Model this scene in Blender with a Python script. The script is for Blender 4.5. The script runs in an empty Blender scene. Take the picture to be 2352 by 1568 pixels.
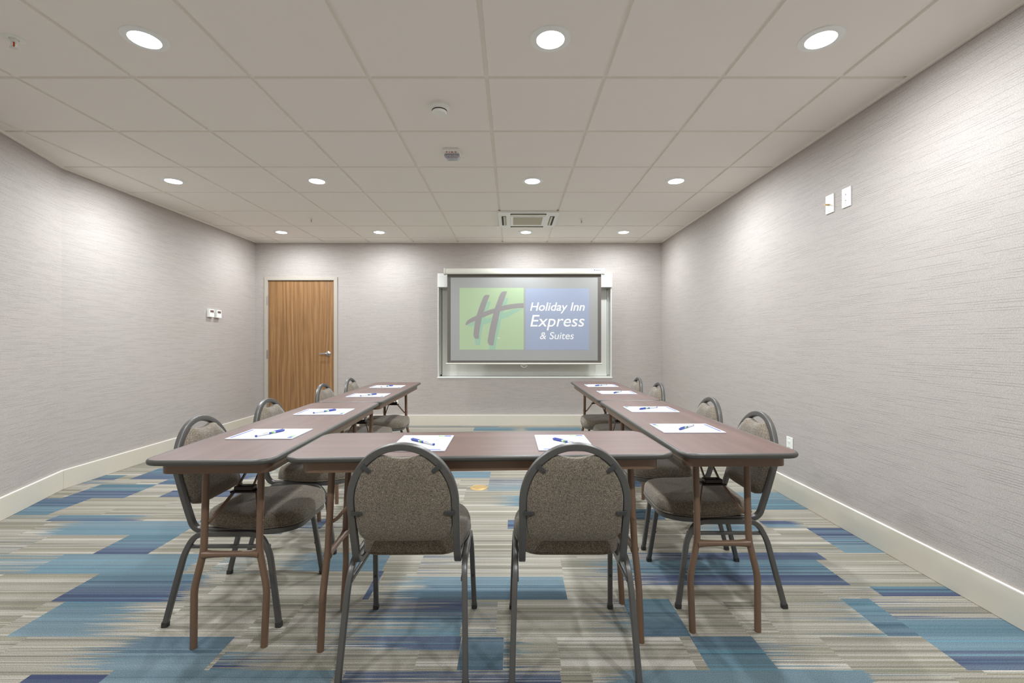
import bpy, bmesh, math, random
from mathutils import Vector, Matrix

# ------------------------------------------------------------ camera, world, exposure
scn = bpy.context.scene
COL = scn.collection
CH = 1.157                 # camera height
FPX = 1055.0               # focal length in pixels of the 2352 px frame
cam_d = bpy.data.cameras.new('camera')
cam_d.sensor_width = 36.0
cam_d.lens = 36.0 * FPX / 2352.0
cam_d.clip_start = 0.05
cam = bpy.data.objects.new('camera', cam_d)
cam.location = (0, 0, CH)
cam.rotation_euler = (math.pi / 2, 0, 0)
COL.objects.link(cam)
scn.camera = cam
w = bpy.data.worlds.new('world')
scn.world = w
w.use_nodes = True
w.node_tree.nodes['Background'].inputs[0].default_value = (0.8, 0.85, 1, 1)
w.node_tree.nodes['Background'].inputs[1].default_value = 0.0
scn.view_settings.view_transform = 'Standard'
scn.view_settings.look = 'None'
scn.view_settings.gamma = 1.0
scn.view_settings.exposure = 1.18
scn.view_settings.use_curve_mapping = False
scn.cycles.max_bounces = 14
scn.cycles.diffuse_bounces = 10
scn.cycles.glossy_bounces = 4
scn.cycles.sample_clamp_indirect = 6.0
LAMP_W = 5.6              # wide beam of each downlight
DISC_W = 8.9               # soft downward light of its lens
LENS_E = 13.0               # glow of its white lens
random.seed(4)

# room
XL, XR, YB, YN = -3.526, 2.055, 6.31, -1.6
ZC = 2.522
KX, KY = -3.526, 3.595     # where the left wall bends
SL = 0.345
NXL = KX + SL * (KY - YN)  # left wall end at the near side

# ------------------------------------------------------------ materials
def srgb(r, g, b):
    f = lambda c: ((c / 255.0) / 12.92 if c / 255.0 <= 0.04045 else ((c / 255.0 + 0.055) / 1.055) ** 2.4)
    return (f(r), f(g), f(b), 1.0)

def new_mat(name):
    m = bpy.data.materials.new(name)
    m.use_nodes = True
    nt = m.node_tree
    b = nt.nodes['Principled BSDF']
    return m, nt, b

def N(nt, t, **kw):
    n = nt.nodes.new(t)
    for k, v in kw.items():
        setattr(n, k, v)
    return n

def plain(name, col, rough=0.5, metal=0.0, noise=0.04, scale=60.0, bump=0.0, spec=0.5, emit=None, es=0.0, coat=0.0):
    m, nt, b = new_mat(name)
    tc = N(nt, 'ShaderNodeTexCoord')
    no = N(nt, 'ShaderNodeTexNoise')
    no.inputs['Scale'].default_value = scale
    no.inputs['Detail'].default_value = 3
    nt.links.new(tc.outputs['Object'], no.inputs['Vector'])
    mx = N(nt, 'ShaderNodeMix', data_type='RGBA')
    mx.inputs[6].default_value = tuple(c * (1 - noise) for c in col[:3]) + (1,)
    mx.inputs[7].default_value = tuple(min(1, c * (1 + noise)) for c in col[:3]) + (1,)
    nt.links.new(no.outputs['Fac'], mx.inputs[0])
    nt.links.new(mx.outputs[2], b.inputs['Base Color'])
    b.inputs['Roughness'].default_value = rough
    b.inputs['Metallic'].default_value = metal
    b.inputs['Specular IOR Level'].default_value = spec
    b.inputs['Coat Weight'].default_value = coat
    if bump:
        bp = N(nt, 'ShaderNodeBump')
        bp.inputs['Strength'].default_value = bump
        bp.inputs['Distance'].default_value = 0.002
        nt.links.new(no.outputs['Fac'], bp.inputs['Height'])
        nt.links.new(bp.outputs[0], b.inputs['Normal'])
    if emit:
        b.inputs['Emission Color'].default_value = emit
        b.inputs['Emission Strength'].default_value = es
    return m

def noise_at(nt, src, scale3, scale=1.0, detail=2.0, rough=0.5, dims='3D'):
    mp = N(nt, 'ShaderNodeMapping')
    mp.inputs['Scale'].default_value = scale3
    nt.links.new(src, mp.inputs['Vector'])
    no = N(nt, 'ShaderNodeTexNoise')
    no.inputs['Scale'].default_value = scale
    no.inputs['Detail'].default_value = detail
    no.inputs['Roughness'].default_value = rough
    nt.links.new(mp.outputs[0], no.inputs['Vector'])
    return no

def ramp(nt, fac, stops, interp='LINEAR'):
    r = N(nt, 'ShaderNodeValToRGB')
    r.color_ramp.interpolation = interp
    els = r.color_ramp.elements
    while len(els) < len(stops):
        els.new(0.5)
    for e, (p, c) in zip(els, stops):
        e.position = p
        e.color = c
    nt.links.new(fac, r.inputs[0])
    return r

def mixc(nt, fac, a, b, mode='MIX'):
    m = N(nt, 'ShaderNodeMix', data_type='RGBA', blend_type=mode)
    for s, i in ((fac, 0), (a, 6), (b, 7)):
        if hasattr(s, 'is_linked'):
            nt.links.new(s, m.inputs[i])
        else:
            m.inputs[i].default_value = s
    return m.outputs[2]

def math_(nt, op, a, b=None, c=None, clamp=False):
    m = N(nt, 'ShaderNodeMath', operation=op)
    m.use_clamp = clamp
    for i, s in enumerate((a, b, c)):
        if s is None:
            continue
        if hasattr(s, 'is_linked'):
            nt.links.new(s, m.inputs[i])
        else:
            m.inputs[i].default_value = s
    return m.outputs[0]

def wallpaper():
    m, nt, b = new_mat('woven_wallpaper')
    g = N(nt, 'ShaderNodeNewGeometry')
    P = g.outputs['Position']
    fine = noise_at(nt, P, (1, 1, 1), 260, 2)
    weave = noise_at(nt, P, (420, 420, 160), 1, 1)
    sp = N(nt, 'ShaderNodeSeparateXYZ')
    nt.links.new(P, sp.inputs[0])
    def threads(freq, sc, thr, wd):
        zz = math_(nt, 'MULTIPLY', sp.outputs[2], freq)
        row = math_(nt, 'FLOOR', zz)
        fr_ = math_(nt, 'ABSOLUTE', math_(nt, 'SUBTRACT', math_(nt, 'FRACT', zz), 0.5))
        cb = N(nt, 'ShaderNodeCombineXYZ')
        nt.links.new(math_(nt, 'MULTIPLY', sp.outputs[0], sc), cb.inputs[0])
        nt.links.new(math_(nt, 'MULTIPLY', sp.outputs[1], sc), cb.inputs[1])
        nt.links.new(math_(nt, 'MULTIPLY', row, 7.313), cb.inputs[2])
        n = N(nt, 'ShaderNodeTexNoise')
        n.inputs['Scale'].default_value = 1.0
        n.inputs['Detail'].default_value = 1.5
        nt.links.new(cb.outputs[0], n.inputs['Vector'])
        on = math_(nt, 'MULTIPLY_ADD', n.outputs['Fac'], 5.5, -5.5 * thr, clamp=True)
        ln = math_(nt, 'MULTIPLY_ADD', fr_, -9.0, 9.0 * wd, clamp=True)
        return math_(nt, 'MULTIPLY', on, ln)
    t1 = threads(92.0, 4.6, 0.44, 0.12)
    t2 = threads(207.0, 6.0, 0.50, 0.14)
    dash2 = noise_at(nt, P, (11, 11, 95), 1, 1)
    broad = noise_at(nt, P, (1, 1, 3.0), 1.4, 2)
    base = ramp(nt, fine.outputs['Fac'], [(0.3, srgb(161, 153, 147)), (0.7, srgb(184, 176, 169))])
    col = mixc(nt, 0.35, base.outputs[0], ramp(nt, weave.outputs['Fac'], [(0.35, srgb(148, 142, 137)), (0.65, srgb(196, 189, 184))]).outputs[0])
    dkf = math_(nt, 'MAXIMUM', t1, math_(nt, 'MULTIPLY', t2, 0.35))
    f = math_(nt, 'MULTIPLY', dkf, 0.62)
    col = mixc(nt, f, col, srgb(92, 85, 80))
    lt = ramp(nt, dash2.outputs['Fac'], [(0.55, (0, 0, 0, 1)), (0.75, (1, 1, 1, 1))])
    f2 = math_(nt, 'MULTIPLY', lt.outputs[0], 0.12)
    col = mixc(nt, f2, col, srgb(190, 183, 176))
    col = mixc(nt, ramp(nt, broad.outputs['Fac'], [(0.35, (0, 0, 0, 1)), (0.65, (0.12, 0.12, 0.12, 1))]).outputs[0], col, srgb(182, 169, 169))
    nt.links.new(col, b.inputs['Base Color'])
    b.inputs['Roughness'].default_value = 0.62
    b.inputs['Specular IOR Level'].default_value = 0.3
    bp = N(nt, 'ShaderNodeBump')
    bp.inputs['Strength'].default_value = 0.35
    bp.inputs['Distance'].default_value = 0.0015
    h = math_(nt, 'SUBTRACT', fine.outputs['Fac'], dkf)
    nt.links.new(h, bp.inputs['Height'])
    nt.links.new(bp.outputs[0], b.inputs['Normal'])
    return m

def carpet():
    m, nt, b = new_mat('striped_carpet')
    g = N(nt, 'ShaderNodeNewGeometry')
    P = g.outputs['Position']
    sep = N(nt, 'ShaderNodeSeparateXYZ')
    nt.links.new(P, sep.inputs[0])
    seed = N(nt, 'ShaderNodeAttribute', attribute_name='seed').outputs['Fac']
    cover = N(nt, 'ShaderNodeAttribute', attribute_name='cover').outputs['Fac']
    vv = N(nt, 'ShaderNodeAttribute', attribute_name='vv').outputs['Fac']
    ca = N(nt, 'ShaderNodeAttribute', attribute_name='ca').outputs['Color']
    cb = N(nt, 'ShaderNodeAttribute', attribute_name='cb').outputs['Color']
    def vec(xm, ym, sm):
        c = N(nt, 'ShaderNodeCombineXYZ')
        nt.links.new(math_(nt, 'MULTIPLY', sep.outputs[0], xm), c.inputs[0])
        nt.links.new(math_(nt, 'MULTIPLY', sep.outputs[1], ym), c.inputs[1])
        nt.links.new(math_(nt, 'MULTIPLY', seed, sm), c.inputs[2])
        return c.outputs[0]
    def nz(v, detail=1.0, rough=0.5):
        n = N(nt, 'ShaderNodeTexNoise')
        n.inputs['Scale'].default_value = 1.0
        n.inputs['Detail'].default_value = detail
        n.inputs['Roughness'].default_value = rough
        nt.links.new(v, n.inputs['Vector'])
        return n.outputs['Fac']
    # beige plank: broad bands, thin bright and dark yarn lines
    band = nz(vec(0.06, 15, 7.3), 2.5, 0.85)
    beige = ramp(nt, band, [(0.30, srgb(128, 125, 109)), (0.38, srgb(142, 138, 121)), (0.44, srgb(120, 116, 105)), (0.47, srgb(162, 156, 145)),
                            (0.52, srgb(134, 130, 114)), (0.55, srgb(176, 170, 159)), (0.59, srgb(138, 133, 121)), (0.66, srgb(186, 180, 170))])
    thin = nz(vec(0.3, 165, 3.1), 1.5)
    dk = ramp(nt, thin, [(0.29, (1, 1, 1, 1)), (0.33, (0, 0, 0, 1))]).outputs[0]
    bk = ramp(nt, thin, [(0.66, (0, 0, 0, 1)), (0.70, (1, 1, 1, 1))]).outputs[0]
    bc = mixc(nt, math_(nt, 'MULTIPLY', dk, 0.8), beige.outputs[0], srgb(92, 85, 76))
    bc = mixc(nt, math_(nt, 'MULTIPLY', bk, 0.6), bc, srgb(208, 202, 192))
    # blue part: upper colour ca, lower colour cb, broken into stripes
    st = nz(vec(0.15, 75, 5.7), 2.0, 0.6)
    sel = math_(nt, 'ADD', st, math_(nt, 'MULTIPLY', math_(nt, 'SUBTRACT', vv, 0.5), 0.55))
    sel = ramp(nt, sel, [(0.46, (0, 0, 0, 1)), (0.54, (1, 1, 1, 1))]).outputs[0]
    blue = mixc(nt, sel, ca, cb)
    cy = nz(vec(0.1, 60, 11.9), 1.0)
    cyl = ramp(nt, cy, [(0.655, (0, 0, 0, 1)), (0.69, (1, 1, 1, 1))]).outputs[0]
    blue = mixc(nt, math_(nt, 'MULTIPLY', cyl, 0.6), blue, srgb(88, 142, 158))
    tn = nz(vec(0.1, 52, 23.7), 1.0)
    tnl = ramp(nt, tn, [(0.70, (0, 0, 0, 1)), (0.72, (1, 1, 1, 1))]).outputs[0]
    blue = mixc(nt, math_(nt, 'MULTIPLY', tnl, 0.5), blue, srgb(142, 138, 134))
    sh = nz(vec(0.2, 30, 2.2), 2.0)
    blue = mixc(nt, ramp(nt, sh, [(0.3, (0, 0, 0, 1)), (0.7, (0.35, 0.35, 0.35, 1))]).outputs[0], blue, srgb(138, 154, 162))
    blue = mixc(nt, math_(nt, 'MULTIPLY', dk, 0.5), blue, srgb(58, 68, 98))
    # where the yarn changes from beige to blue
    th = nz(vec(1.1, 190, 1.0), 3.0, 0.65)
    th = math_(nt, 'MULTIPLY_ADD', th, 2.3, -0.65)
    d = math_(nt, 'SUBTRACT', cover, th)
    fac = math_(nt, 'MULTIPLY_ADD', d, 16.0, 0.5, clamp=True)
    col = mixc(nt, fac, bc, blue)
    # pile
    pn = N(nt, 'ShaderNodeTexNoise')
    pn.inputs['Scale'].default_value = 360
    pn.inputs['Detail'].default_value = 2
    nt.links.new(P, pn.inputs['Vector'])
    pile = ramp(nt, pn.outputs['Fac'], [(0.34, (0.60, 0.60, 0.60, 1)), (0.66, (1.28, 1.28, 1.28, 1))]).outputs[0]
    col = mixc(nt, 0.85, col, pile, 'MULTIPLY')
    nt.links.new(col, b.inputs['Base Color'])
    b.inputs['Roughness'].default_value = 0.95
    b.inputs['Specular IOR Level'].default_value = 0.1
    bp = N(nt, 'ShaderNodeBump')
    bp.inputs['Strength'].default_value = 0.5
    bp.inputs['Distance'].default_value = 0.002
    nt.links.new(pn.outputs['Fac'], bp.inputs['Height'])
    nt.links.new(bp.outputs[0], b.inputs['Normal'])
    return m

def tweed():
    m, nt, b = new_mat('tweed_fabric')
    tc = N(nt, 'ShaderNodeTexCoord')
    O = tc.outputs['Object']
    a = noise_at(nt, O, (1, 1, 1), 460, 1.0)
    c = noise_at(nt, O, (1, 1, 1), 130, 2)
    r1 = ramp(nt, a.outputs['Fac'], [(0.36, srgb(54, 48, 41)), (0.5, srgb(108, 98, 85)), (0.64, srgb(166, 153, 135))])
    r2 = ramp(nt, c.outputs['Fac'], [(0.35, srgb(90, 82, 72)), (0.65, srgb(128, 117, 102))])
    col = mixc(nt, 0.4, r1.outputs[0], r2.outputs[0])
    nt.links.new(col, b.inputs['Base Color'])
    b.inputs['Roughness'].default_value = 0.9
    b.inputs['Specular IOR Level'].default_value = 0.15
    b.inputs['Sheen Weight'].default_value = 0.25
    bp = N(nt, 'ShaderNodeBump')
    bp.inputs['Strength'].default_value = 0.6
    bp.inputs['Distance'].default_value = 0.0015
    nt.links.new(a.outputs['Fac'], bp.inputs['Height'])
    nt.links.new(bp.outputs[0], b.inputs['Normal'])
    return m

def door_wood():
    m, nt, b = new_mat('oak_door_veneer')
    tc = N(nt, 'ShaderNodeTexCoord')
    O = tc.outputs['Object']
    a = noise_at(nt, O, (46, 5, 1.1), 1, 5, 0.7)
    c = noise_at(nt, O, (150, 10, 2.5), 1, 2)
    w_ = N(nt, 'ShaderNodeTexWave', wave_type='BANDS', bands_direction='X')
    w_.inputs['Scale'].default_value = 3.0
    w_.inputs['Distortion'].default_value = 14
    w_.inputs['Detail'].default_value = 3
    w_.inputs['Detail Scale'].default_value = 0.9
    mp = N(nt, 'ShaderNodeMapping')
    mp.inputs['Scale'].default_value = (1.6, 1, 0.16)
    nt.links.new(O, mp.inputs['Vector'])
    nt.links.new(mp.outputs[0], w_.inputs['Vector'])
    r = ramp(nt, a.outputs['Fac'], [(0.3, srgb(124, 88, 54)), (0.5, srgb(154, 114, 72)), (0.7, srgb(172, 131, 88))])
    col = mixc(nt, math_(nt, 'MULTIPLY', w_.outputs['Fac'], 0.45), r.outputs[0], srgb(108, 74, 44))
    col = mixc(nt, ramp(nt, c.outputs['Fac'], [(0.5, (0, 0, 0, 1)), (0.75, (0.5, 0.5, 0.5, 1))]).outputs[0], col, srgb(92, 62, 36))
    nt.links.new(col, b.inputs['Base Color'])
    b.inputs['Roughness'].default_value = 0.42
    return m

def table_laminate():
    m, nt, b = new_mat('walnut_laminate')
    tc = N(nt, 'ShaderNodeTexCoord')
    O = tc.outputs['Object']
    a = noise_at(nt, O, (1.6, 26, 26), 1, 4, 0.6)
    c = noise_at(nt, O, (1, 1, 1), 420, 1)
    r = ramp(nt, a.outputs['Fac'], [(0.3, srgb(82, 60, 53)), (0.7, srgb(104, 78, 69))])
    col = mixc(nt, 0.25, r.outputs[0], ramp(nt, c.outputs['Fac'], [(0.3, srgb(74, 53, 47)), (0.7, srgb(112, 85, 76))]).outputs[0])
    nt.links.new(col, b.inputs['Base Color'])
    b.inputs['Roughness'].default_value = 0.44
    b.inputs['Specular IOR Level'].default_value = 0.55
    bp = N(nt, 'ShaderNodeBump')
    bp.inputs['Strength'].default_value = 0.12
    bp.inputs['Distance'].default_value = 0.001
    nt.links.new(c.outputs['Fac'], bp.inputs['Height'])
    nt.links.new(bp.outputs[0], b.inputs['Normal'])
    return m

M = {}
M['wall'] = wallpaper()
M['carpet'] = carpet()
M['tweed'] = tweed()
M['door'] = door_wood()
M['top'] = table_laminate()
M['ceil'] = plain('ceiling_tile', srgb(238, 232, 224), 0.9, noise=0.03, scale=180, bump=0.15)
M['base'] = plain('baseboard_vinyl', srgb(203, 196, 181), 0.42, noise=0.02, scale=20)
M['caulk'] = plain('white_caulk', srgb(244, 240, 230), 0.4, noise=0.01)
M['frame_paint'] = plain('door_frame_paint', srgb(176, 168, 156), 0.4, noise=0.02)
M['metal'] = plain('brushed_nickel', srgb(185, 185, 183), 0.28, 1.0, noise=0.03)
M['chair_metal'] = plain('charcoal_steel_tube', srgb(92, 90, 87), 0.36, 0.35, noise=0.05, scale=200, spec=0.6)
M['rubber'] = plain('dark_rubber', srgb(52, 52, 50), 0.7)
M['bracket'] = plain('black_bracket', srgb(70, 70, 69), 0.45, 0.2)
M['edge'] = plain('grey_bullnose_edge', srgb(70, 68, 63), 0.36, noise=0.04)
M['brown'] = plain('brown_steel_tube', srgb(114, 89, 70), 0.36, 0.1, noise=0.05, scale=150, spec=0.6)
M['latch'] = plain('dark_latch', srgb(38, 30, 28), 0.4, 0.3)
M['paper'] = plain('paper', srgb(200, 202, 209), 0.7, noise=0.01)
M['navy'] = plain('navy_ink', srgb(70, 84, 150), 0.6, noise=0.02)
M['logo_green'] = plain('green_ink', srgb(110, 165, 80), 0.6, noise=0.02)
M['pen_blue'] = plain('pen_blue_plastic', srgb(58, 74, 150), 0.3, noise=0.02)
M['pen_white'] = plain('pen_white_plastic', srgb(196, 196, 196), 0.3, noise=0.01)
M['grey_ink'] = plain('grey_ink', srgb(120, 120, 126), 0.6)
M['white'] = plain('white_plastic', srgb(232, 232, 226), 0.4, noise=0.01)
M['cream'] = plain('cream_plastic', srgb(206, 199, 170), 0.5, noise=0.02)
M['trim_white'] = plain('lamp_trim', srgb(236, 238, 234), 0.4, noise=0.01)
M['lens'] = plain('lamp_lens', srgb(255, 255, 255), 0.5, noise=0.0, emit=(0.93, 0.97, 1.0, 1), es=LENS_E)
M['dark'] = plain('dark_gap', srgb(40, 37, 33), 0.8)
M['brass'] = plain('floor_box_brass', srgb(190, 160, 106), 0.42, 0.35, noise=0.05, scale=90)
M['lcd'] = plain('lcd_grey', srgb(112, 92, 92), 0.25, noise=0.05)
M['red'] = plain('red_ink', srgb(178, 52, 44), 0.6)
M['orange'] = plain('sprinkler_bulb', srgb(188, 70, 34), 0.25)
M['clear'] = plain('clear_strobe_lens', srgb(172, 170, 176), 0.06, 0.0, noise=0.6, scale=110, bump=0.5, coat=0.8)
M['housing'] = plain('screen_housing', srgb(200, 198, 186), 0.4, noise=0.01)
M['border'] = plain('black_screen_border', srgb(96, 90, 84), 0.85, noise=0.03)
M['image'] = plain('screen_grey', srgb(150, 150, 147), 0.9, noise=0.02, scale=3)
M['s_green'] = plain('screen_green', srgb(162, 180, 146), 0.9, noise=0.03, scale=2)
M['s_teal'] = plain('screen_teal', srgb(144, 174, 152), 0.9, noise=0.02, scale=2)
M['s_mark'] = plain('screen_mark_grey', srgb(141, 137, 135), 0.9, noise=0.02, scale=2)
M['s_blue'] = plain('screen_blue', srgb(146, 154, 173), 0.9, noise=0.03, scale=2)
M['s_white'] = plain('screen_white', srgb(222, 221, 218), 0.9, noise=0.0)
M['blind'] = plain('blind_fabric', srgb(226, 225, 217), 0.85, noise=0.02, scale=20)
M['jamb'] = plain('glossy_window_jamb', srgb(228, 230, 222), 0.22, 0.0, noise=0.03, scale=8, spec=0.8)
M['alu'] = plain('bright_aluminium', srgb(238, 238, 234), 0.3, 0.0, noise=0.02)
M['grille'] = plain('filter_grille', srgb(182, 174, 152), 0.7, noise=0.25, scale=420)

# ------------------------------------------------------------ geometry helpers
def link(name, me, mat=None, parent=None, smooth=False):
    o = bpy.data.objects.new(name, me)
    COL.objects.link(o)
    if mat is not None:
        me.materials.append(mat)
    if parent is not None:
        o.parent = parent
    if smooth:
        for p in me.polygons:
            p.use_smooth = True
    return o

def from_bm(name, bm, mat=None, parent=None, smooth=False, bevel=0.0, seg=2, auto=None):
    bmesh.ops.recalc_face_normals(bm, faces=bm.faces[:])
    me = bpy.data.meshes.new(name)
    bm.to_mesh(me)
    bm.free()
    o = link(name, me, mat, parent, smooth)
    if bevel:
        md = o.modifiers.new('bevel', 'BEVEL')
        md.width = bevel
        md.segments = seg
        md.limit_method = 'ANGLE'
        md.angle_limit = 0.6
        for p in me.polygons:
            p.use_smooth = True
        wn = o.modifiers.new('normals', 'WEIGHTED_NORMAL')
        wn.keep_sharp = False
    return o

def add_box(bm, x0, x1, y0, y1, z0, z1, mtx=None):
    vs = [Vector((x, y, z)) for x in (x0, x1) for y in (y0, y1) for z in (z0, z1)]
    if mtx is not None:
        vs = [mtx @ v for v in vs]
    v = [bm.verts.new(p) for p in vs]
    for f in ((0, 1, 3, 2), (4, 6, 7, 5), (0, 4, 5, 1), (2, 3, 7, 6), (0, 2, 6, 4), (1, 5, 7, 3)):
        bm.faces.new([v[i] for i in f])

def box(name, x0, x1, y0, y1, z0, z1, mat, parent=None, bevel=0.0, seg=2, mtx=None):
    bm = bmesh.new()
    add_box(bm, x0, x1, y0, y1, z0, z1, mtx)
    return from_bm(name, bm, mat, parent, bevel=bevel, seg=seg)

def add_prism(bm, pts, z0, z1, tf=None):
    """pts: list of (a, b); tf maps (a, b, c) to 3D"""
    tf = tf or (lambda a, b, c: Vector((a, b, c)))
    lo = [bm.verts.new(tf(a, b, z0)) for a, b in pts]
    hi = [bm.verts.new(tf(a, b, z1)) for a, b in pts]
    n = len(pts)
    bm.faces.new(lo[::-1])
    bm.faces.new(hi)
    for i in range(n):
        bm.faces.new((lo[i], lo[(i + 1) % n], hi[(i + 1) % n], hi[i]))

def prism(name, pts, z0, z1, mat, parent=None, tf=None, bevel=0.0, seg=2):
    bm = bmesh.new()
    add_prism(bm, pts, z0, z1, tf)
    return from_bm(name, bm, mat, parent, bevel=bevel, seg=seg)

def fillet(pts, r, closed=False, n=6):
    """round the corners of a polyline (2D or 3D); r number or list"""
    P = [Vector(p) for p in pts]
    out = []
    L = len(P)
    for i in range(L):
        if not closed and i in (0, L - 1):
            out.append(P[i]); continue
        a, b, c = P[i - 1], P[i], P[(i + 1) % L]
        rr = r[i] if isinstance(r, (list, tuple)) else r
        d1 = (a - b); d2 = (c - b)
        l1, l2 = d1.length, d2.length
        if rr <= 0 or l1 < 1e-6 or l2 < 1e-6:
            out.append(b); continue
        t = min(rr, l1 * 0.48, l2 * 0.48)
        p1 = b + d1 / l1 * t
        p2 = b + d2 / l2 * t
        for k in range(n + 1):
            s = k / n
            out.append((1 - s) ** 2 * p1 + 2 * s * (1 - s) * b + s * s * p2)
    return out

def circle_prof(r, n=12, rx=None):
    rx = rx or r
    return [(rx * math.cos(2 * math.pi * i / n), r * math.sin(2 * math.pi * i / n)) for i in range(n)]

def rrect_prof(wx, wy, r, n=3):
    pts = []
    for cx, cy, a0 in ((wx / 2 - r, wy / 2 - r, 0), (-wx / 2 + r, wy / 2 - r, 90), (-wx / 2 + r, -wy / 2 + r, 180), (wx / 2 - r, -wy / 2 + r, 270)):
        for k in range(n + 1):
            a = math.radians(a0 + 90 * k / n)
            pts.append((cx + r * math.cos(a), cy + r * math.sin(a)))
    return pts

def add_sweep(bm, path, prof, closed=False, ref=None, scales=None):
    """sweep prof (u, v) along path; u axis starts along ref"""
    P = [Vector(p) for p in path]
    n = len(P)
    T = []
    for i in range(n):
        if closed:
            t = P[(i + 1) % n] - P[i - 1]
        elif i == 0:
            t = P[1] - P[0]
        elif i == n - 1:
            t = P[-1] - P[-2]
        else:
            t = (P[i + 1] - P[i]).normalized() + (P[i] - P[i - 1]).normalized()
        T.append(t.normalized())
    u = Vector(ref) if ref is not None else (Vector((0, 0, 1)) if abs(T[0].z) < 0.9 else Vector((1, 0, 0)))
    u = (u - T[0] * u.dot(T[0])).normalized()
    rings = []
    for i in range(n):
        if i > 0:
            q = T[i - 1].rotation_difference(T[i])
            u = (q @ u)
            u = (u - T[i] * u.dot(T[i])).normalized()
        v = T[i].cross(u)
        s = scales[i] if scales else 1.0
        rings.append([bm.verts.new(P[i] + u * (a * s) + v * (b * s)) for a, b in prof])
    m = len(prof)
    rng = range(n) if closed else range(n - 1)
    for i in rng:
        A, B = rings[i], rings[(i + 1) % n]
        for k in range(m):
            bm.faces.new((A[k], A[(k + 1) % m], B[(k + 1) % m], B[k]))
    if not closed:
        bm.faces.new(rings[0][::-1])
        bm.faces.new(rings[-1])

def sweep(name, path, prof, mat, parent=None, closed=False, ref=None, scales=None):
    bm = bmesh.new()
    add_sweep(bm, path, prof, closed, ref, scales)
    o = from_bm(name, bm, mat, parent, smooth=True)
    o.data.set_sharp_from_angle(angle=math.radians(50))
    return o

def lathe(name, prof, mat, parent=None, n=40, tf=None, sharp=40):
    """prof: list of (r, z)"""
    bm = bmesh.new()
    rings = []
    for r, z in prof:
        if r < 1e-6:
            v = bm.verts.new((0, 0, z)); rings.append([v])
        else:
            rings.append([bm.verts.new((r * math.cos(2 * math.pi * k / n), r * math.sin(2 * math.pi * k / n), z)) for k in range(n)])
    for a, b in zip(rings, rings[1:]):
        if len(a) == 1 and len(b) == 1:
            continue
        for k in range(n):
            k2 = (k + 1) % n
            if len(a) == 1:
                bm.faces.new((a[0], b[k], b[k2]))
            elif len(b) == 1:
                bm.faces.new((a[k], a[k2], b[0]))
            else:
                bm.faces.new((a[k], a[k2], b[k2], b[k]))
    if tf is not None:
        bmesh.ops.transform(bm, matrix=tf, verts=bm.verts[:])
    o = from_bm(name, bm, mat, parent, smooth=True)
    o.data.set_sharp_from_angle(angle=math.radians(sharp))
    return o

def empty(name, loc=(0, 0, 0), rz=0.0):
    o = bpy.data.objects.new(name, None)
    o.location = loc
    o.rotation_euler = (0, 0, rz)
    o.empty_display_size = 0.1
    COL.objects.link(o)
    return o

def tag(o, label, cat, group=None, kind=None):
    if label: o['label'] = label
    if cat: o['category'] = cat
    if group: o['group'] = group
    if kind: o['kind'] = kind
    return o

def copy_tree(o, parent=None):
    c = o.copy()
    COL.objects.link(c)
    if parent is not None:
        c.parent = parent
    for ch in list(o.children):
        copy_tree(ch, c)
    return c

def text_mesh(name, body, size, mat, parent, loc, rot, shear=0.0, extrude=0.0004, offset=0.0, fit=None, spacing=1.0):
    cu = bpy.data.curves.new(name, 'FONT')
    cu.body = body
    cu.size = size
    cu.shear = shear
    cu.extrude = extrude
    cu.offset = offset
    cu.space_character = spacing
    cu.align_x = 'CENTER'
    cu.align_y = 'BOTTOM_BASELINE'
    tmp = bpy.data.objects.new(name + '_tmp', cu)
    COL.objects.link(tmp)
    dg = bpy.context.evaluated_depsgraph_get()
    me = bpy.data.meshes.new_from_object(tmp.evaluated_get(dg))
    bpy.data.objects.remove(tmp)
    bpy.data.curves.remove(cu)
    if fit:                                   # fit = (x0, x1) in local x
        xs = [v.co.x for v in me.vertices]
        k = (fit[1] - fit[0]) / (max(xs) - min(xs))
        mn = min(xs)
        for v in me.vertices:
            v.co.x = fit[0] + (v.co.x - mn) * k
    me.materials.clear()
    o = link(name, me, mat, parent)
    o.location = loc
    o.rotation_euler = rot
    return o

# ------------------------------------------------------------ the room
def structure(o):
    o['kind'] = 'structure'
    return o

# floor: carpet planks. Each plank keeps its own yarn colours
def FP(px, py):
    Y = FPX * CH / (py - 784.0)
    return (px - 1176.0) * Y / FPX, Y
TEAL, NAVY, STEEL, DEEP, SKY = srgb(82, 107, 118), srgb(62, 69, 95), srgb(102, 121, 129), srgb(68, 88, 101), srgb(94, 119, 130)
FAR = 1e3
planks = []
def plank(yt, yb, cov, a, bcol):
    """far and near edge (floor lines), coverage at positions along the near edge"""
    Yb = FPX * CH / (yb - 784.0); Yt = FPX * CH / (yt - 784.0)
    pts = []
    for x, c in cov:
        X = XL - 0.2 if x == -FAR else (XR + 0.1 if x == FAR else (x - 1176.0) * Yb / FPX)
        pts.append((X, c))
    planks.append((Yb, Yt, pts, a, bcol))
S = 1.3
plank(977, 981, [(700, .4), (1145, .5)], STEEL, NAVY)
plank(981, 989, [(1087, S), (1120, S), (1200, .3), (1240, S), (1340, S)], STEEL, TEAL)
plank(989, 1006, [(520, .2), (600, S), (700, .6), (760, 0)], STEEL, NAVY)
plank(1020, 1040, [(380, S), (480, S), (640, .2)], SKY, NAVY)
plank(1074.6, 1100.5, [(296, S), (520, S), (600, .3)], TEAL, NAVY)
plank(1090.8, 1102, [(-FAR, S), (260.7, S)], TEAL, NAVY)
plank(1102, 1111.8, [(-FAR, .75), (200, .5), (310, .2)], TEAL, NAVY)
plank(1099, 1112, [(359.5, S), (470, S)], TEAL, NAVY)
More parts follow.
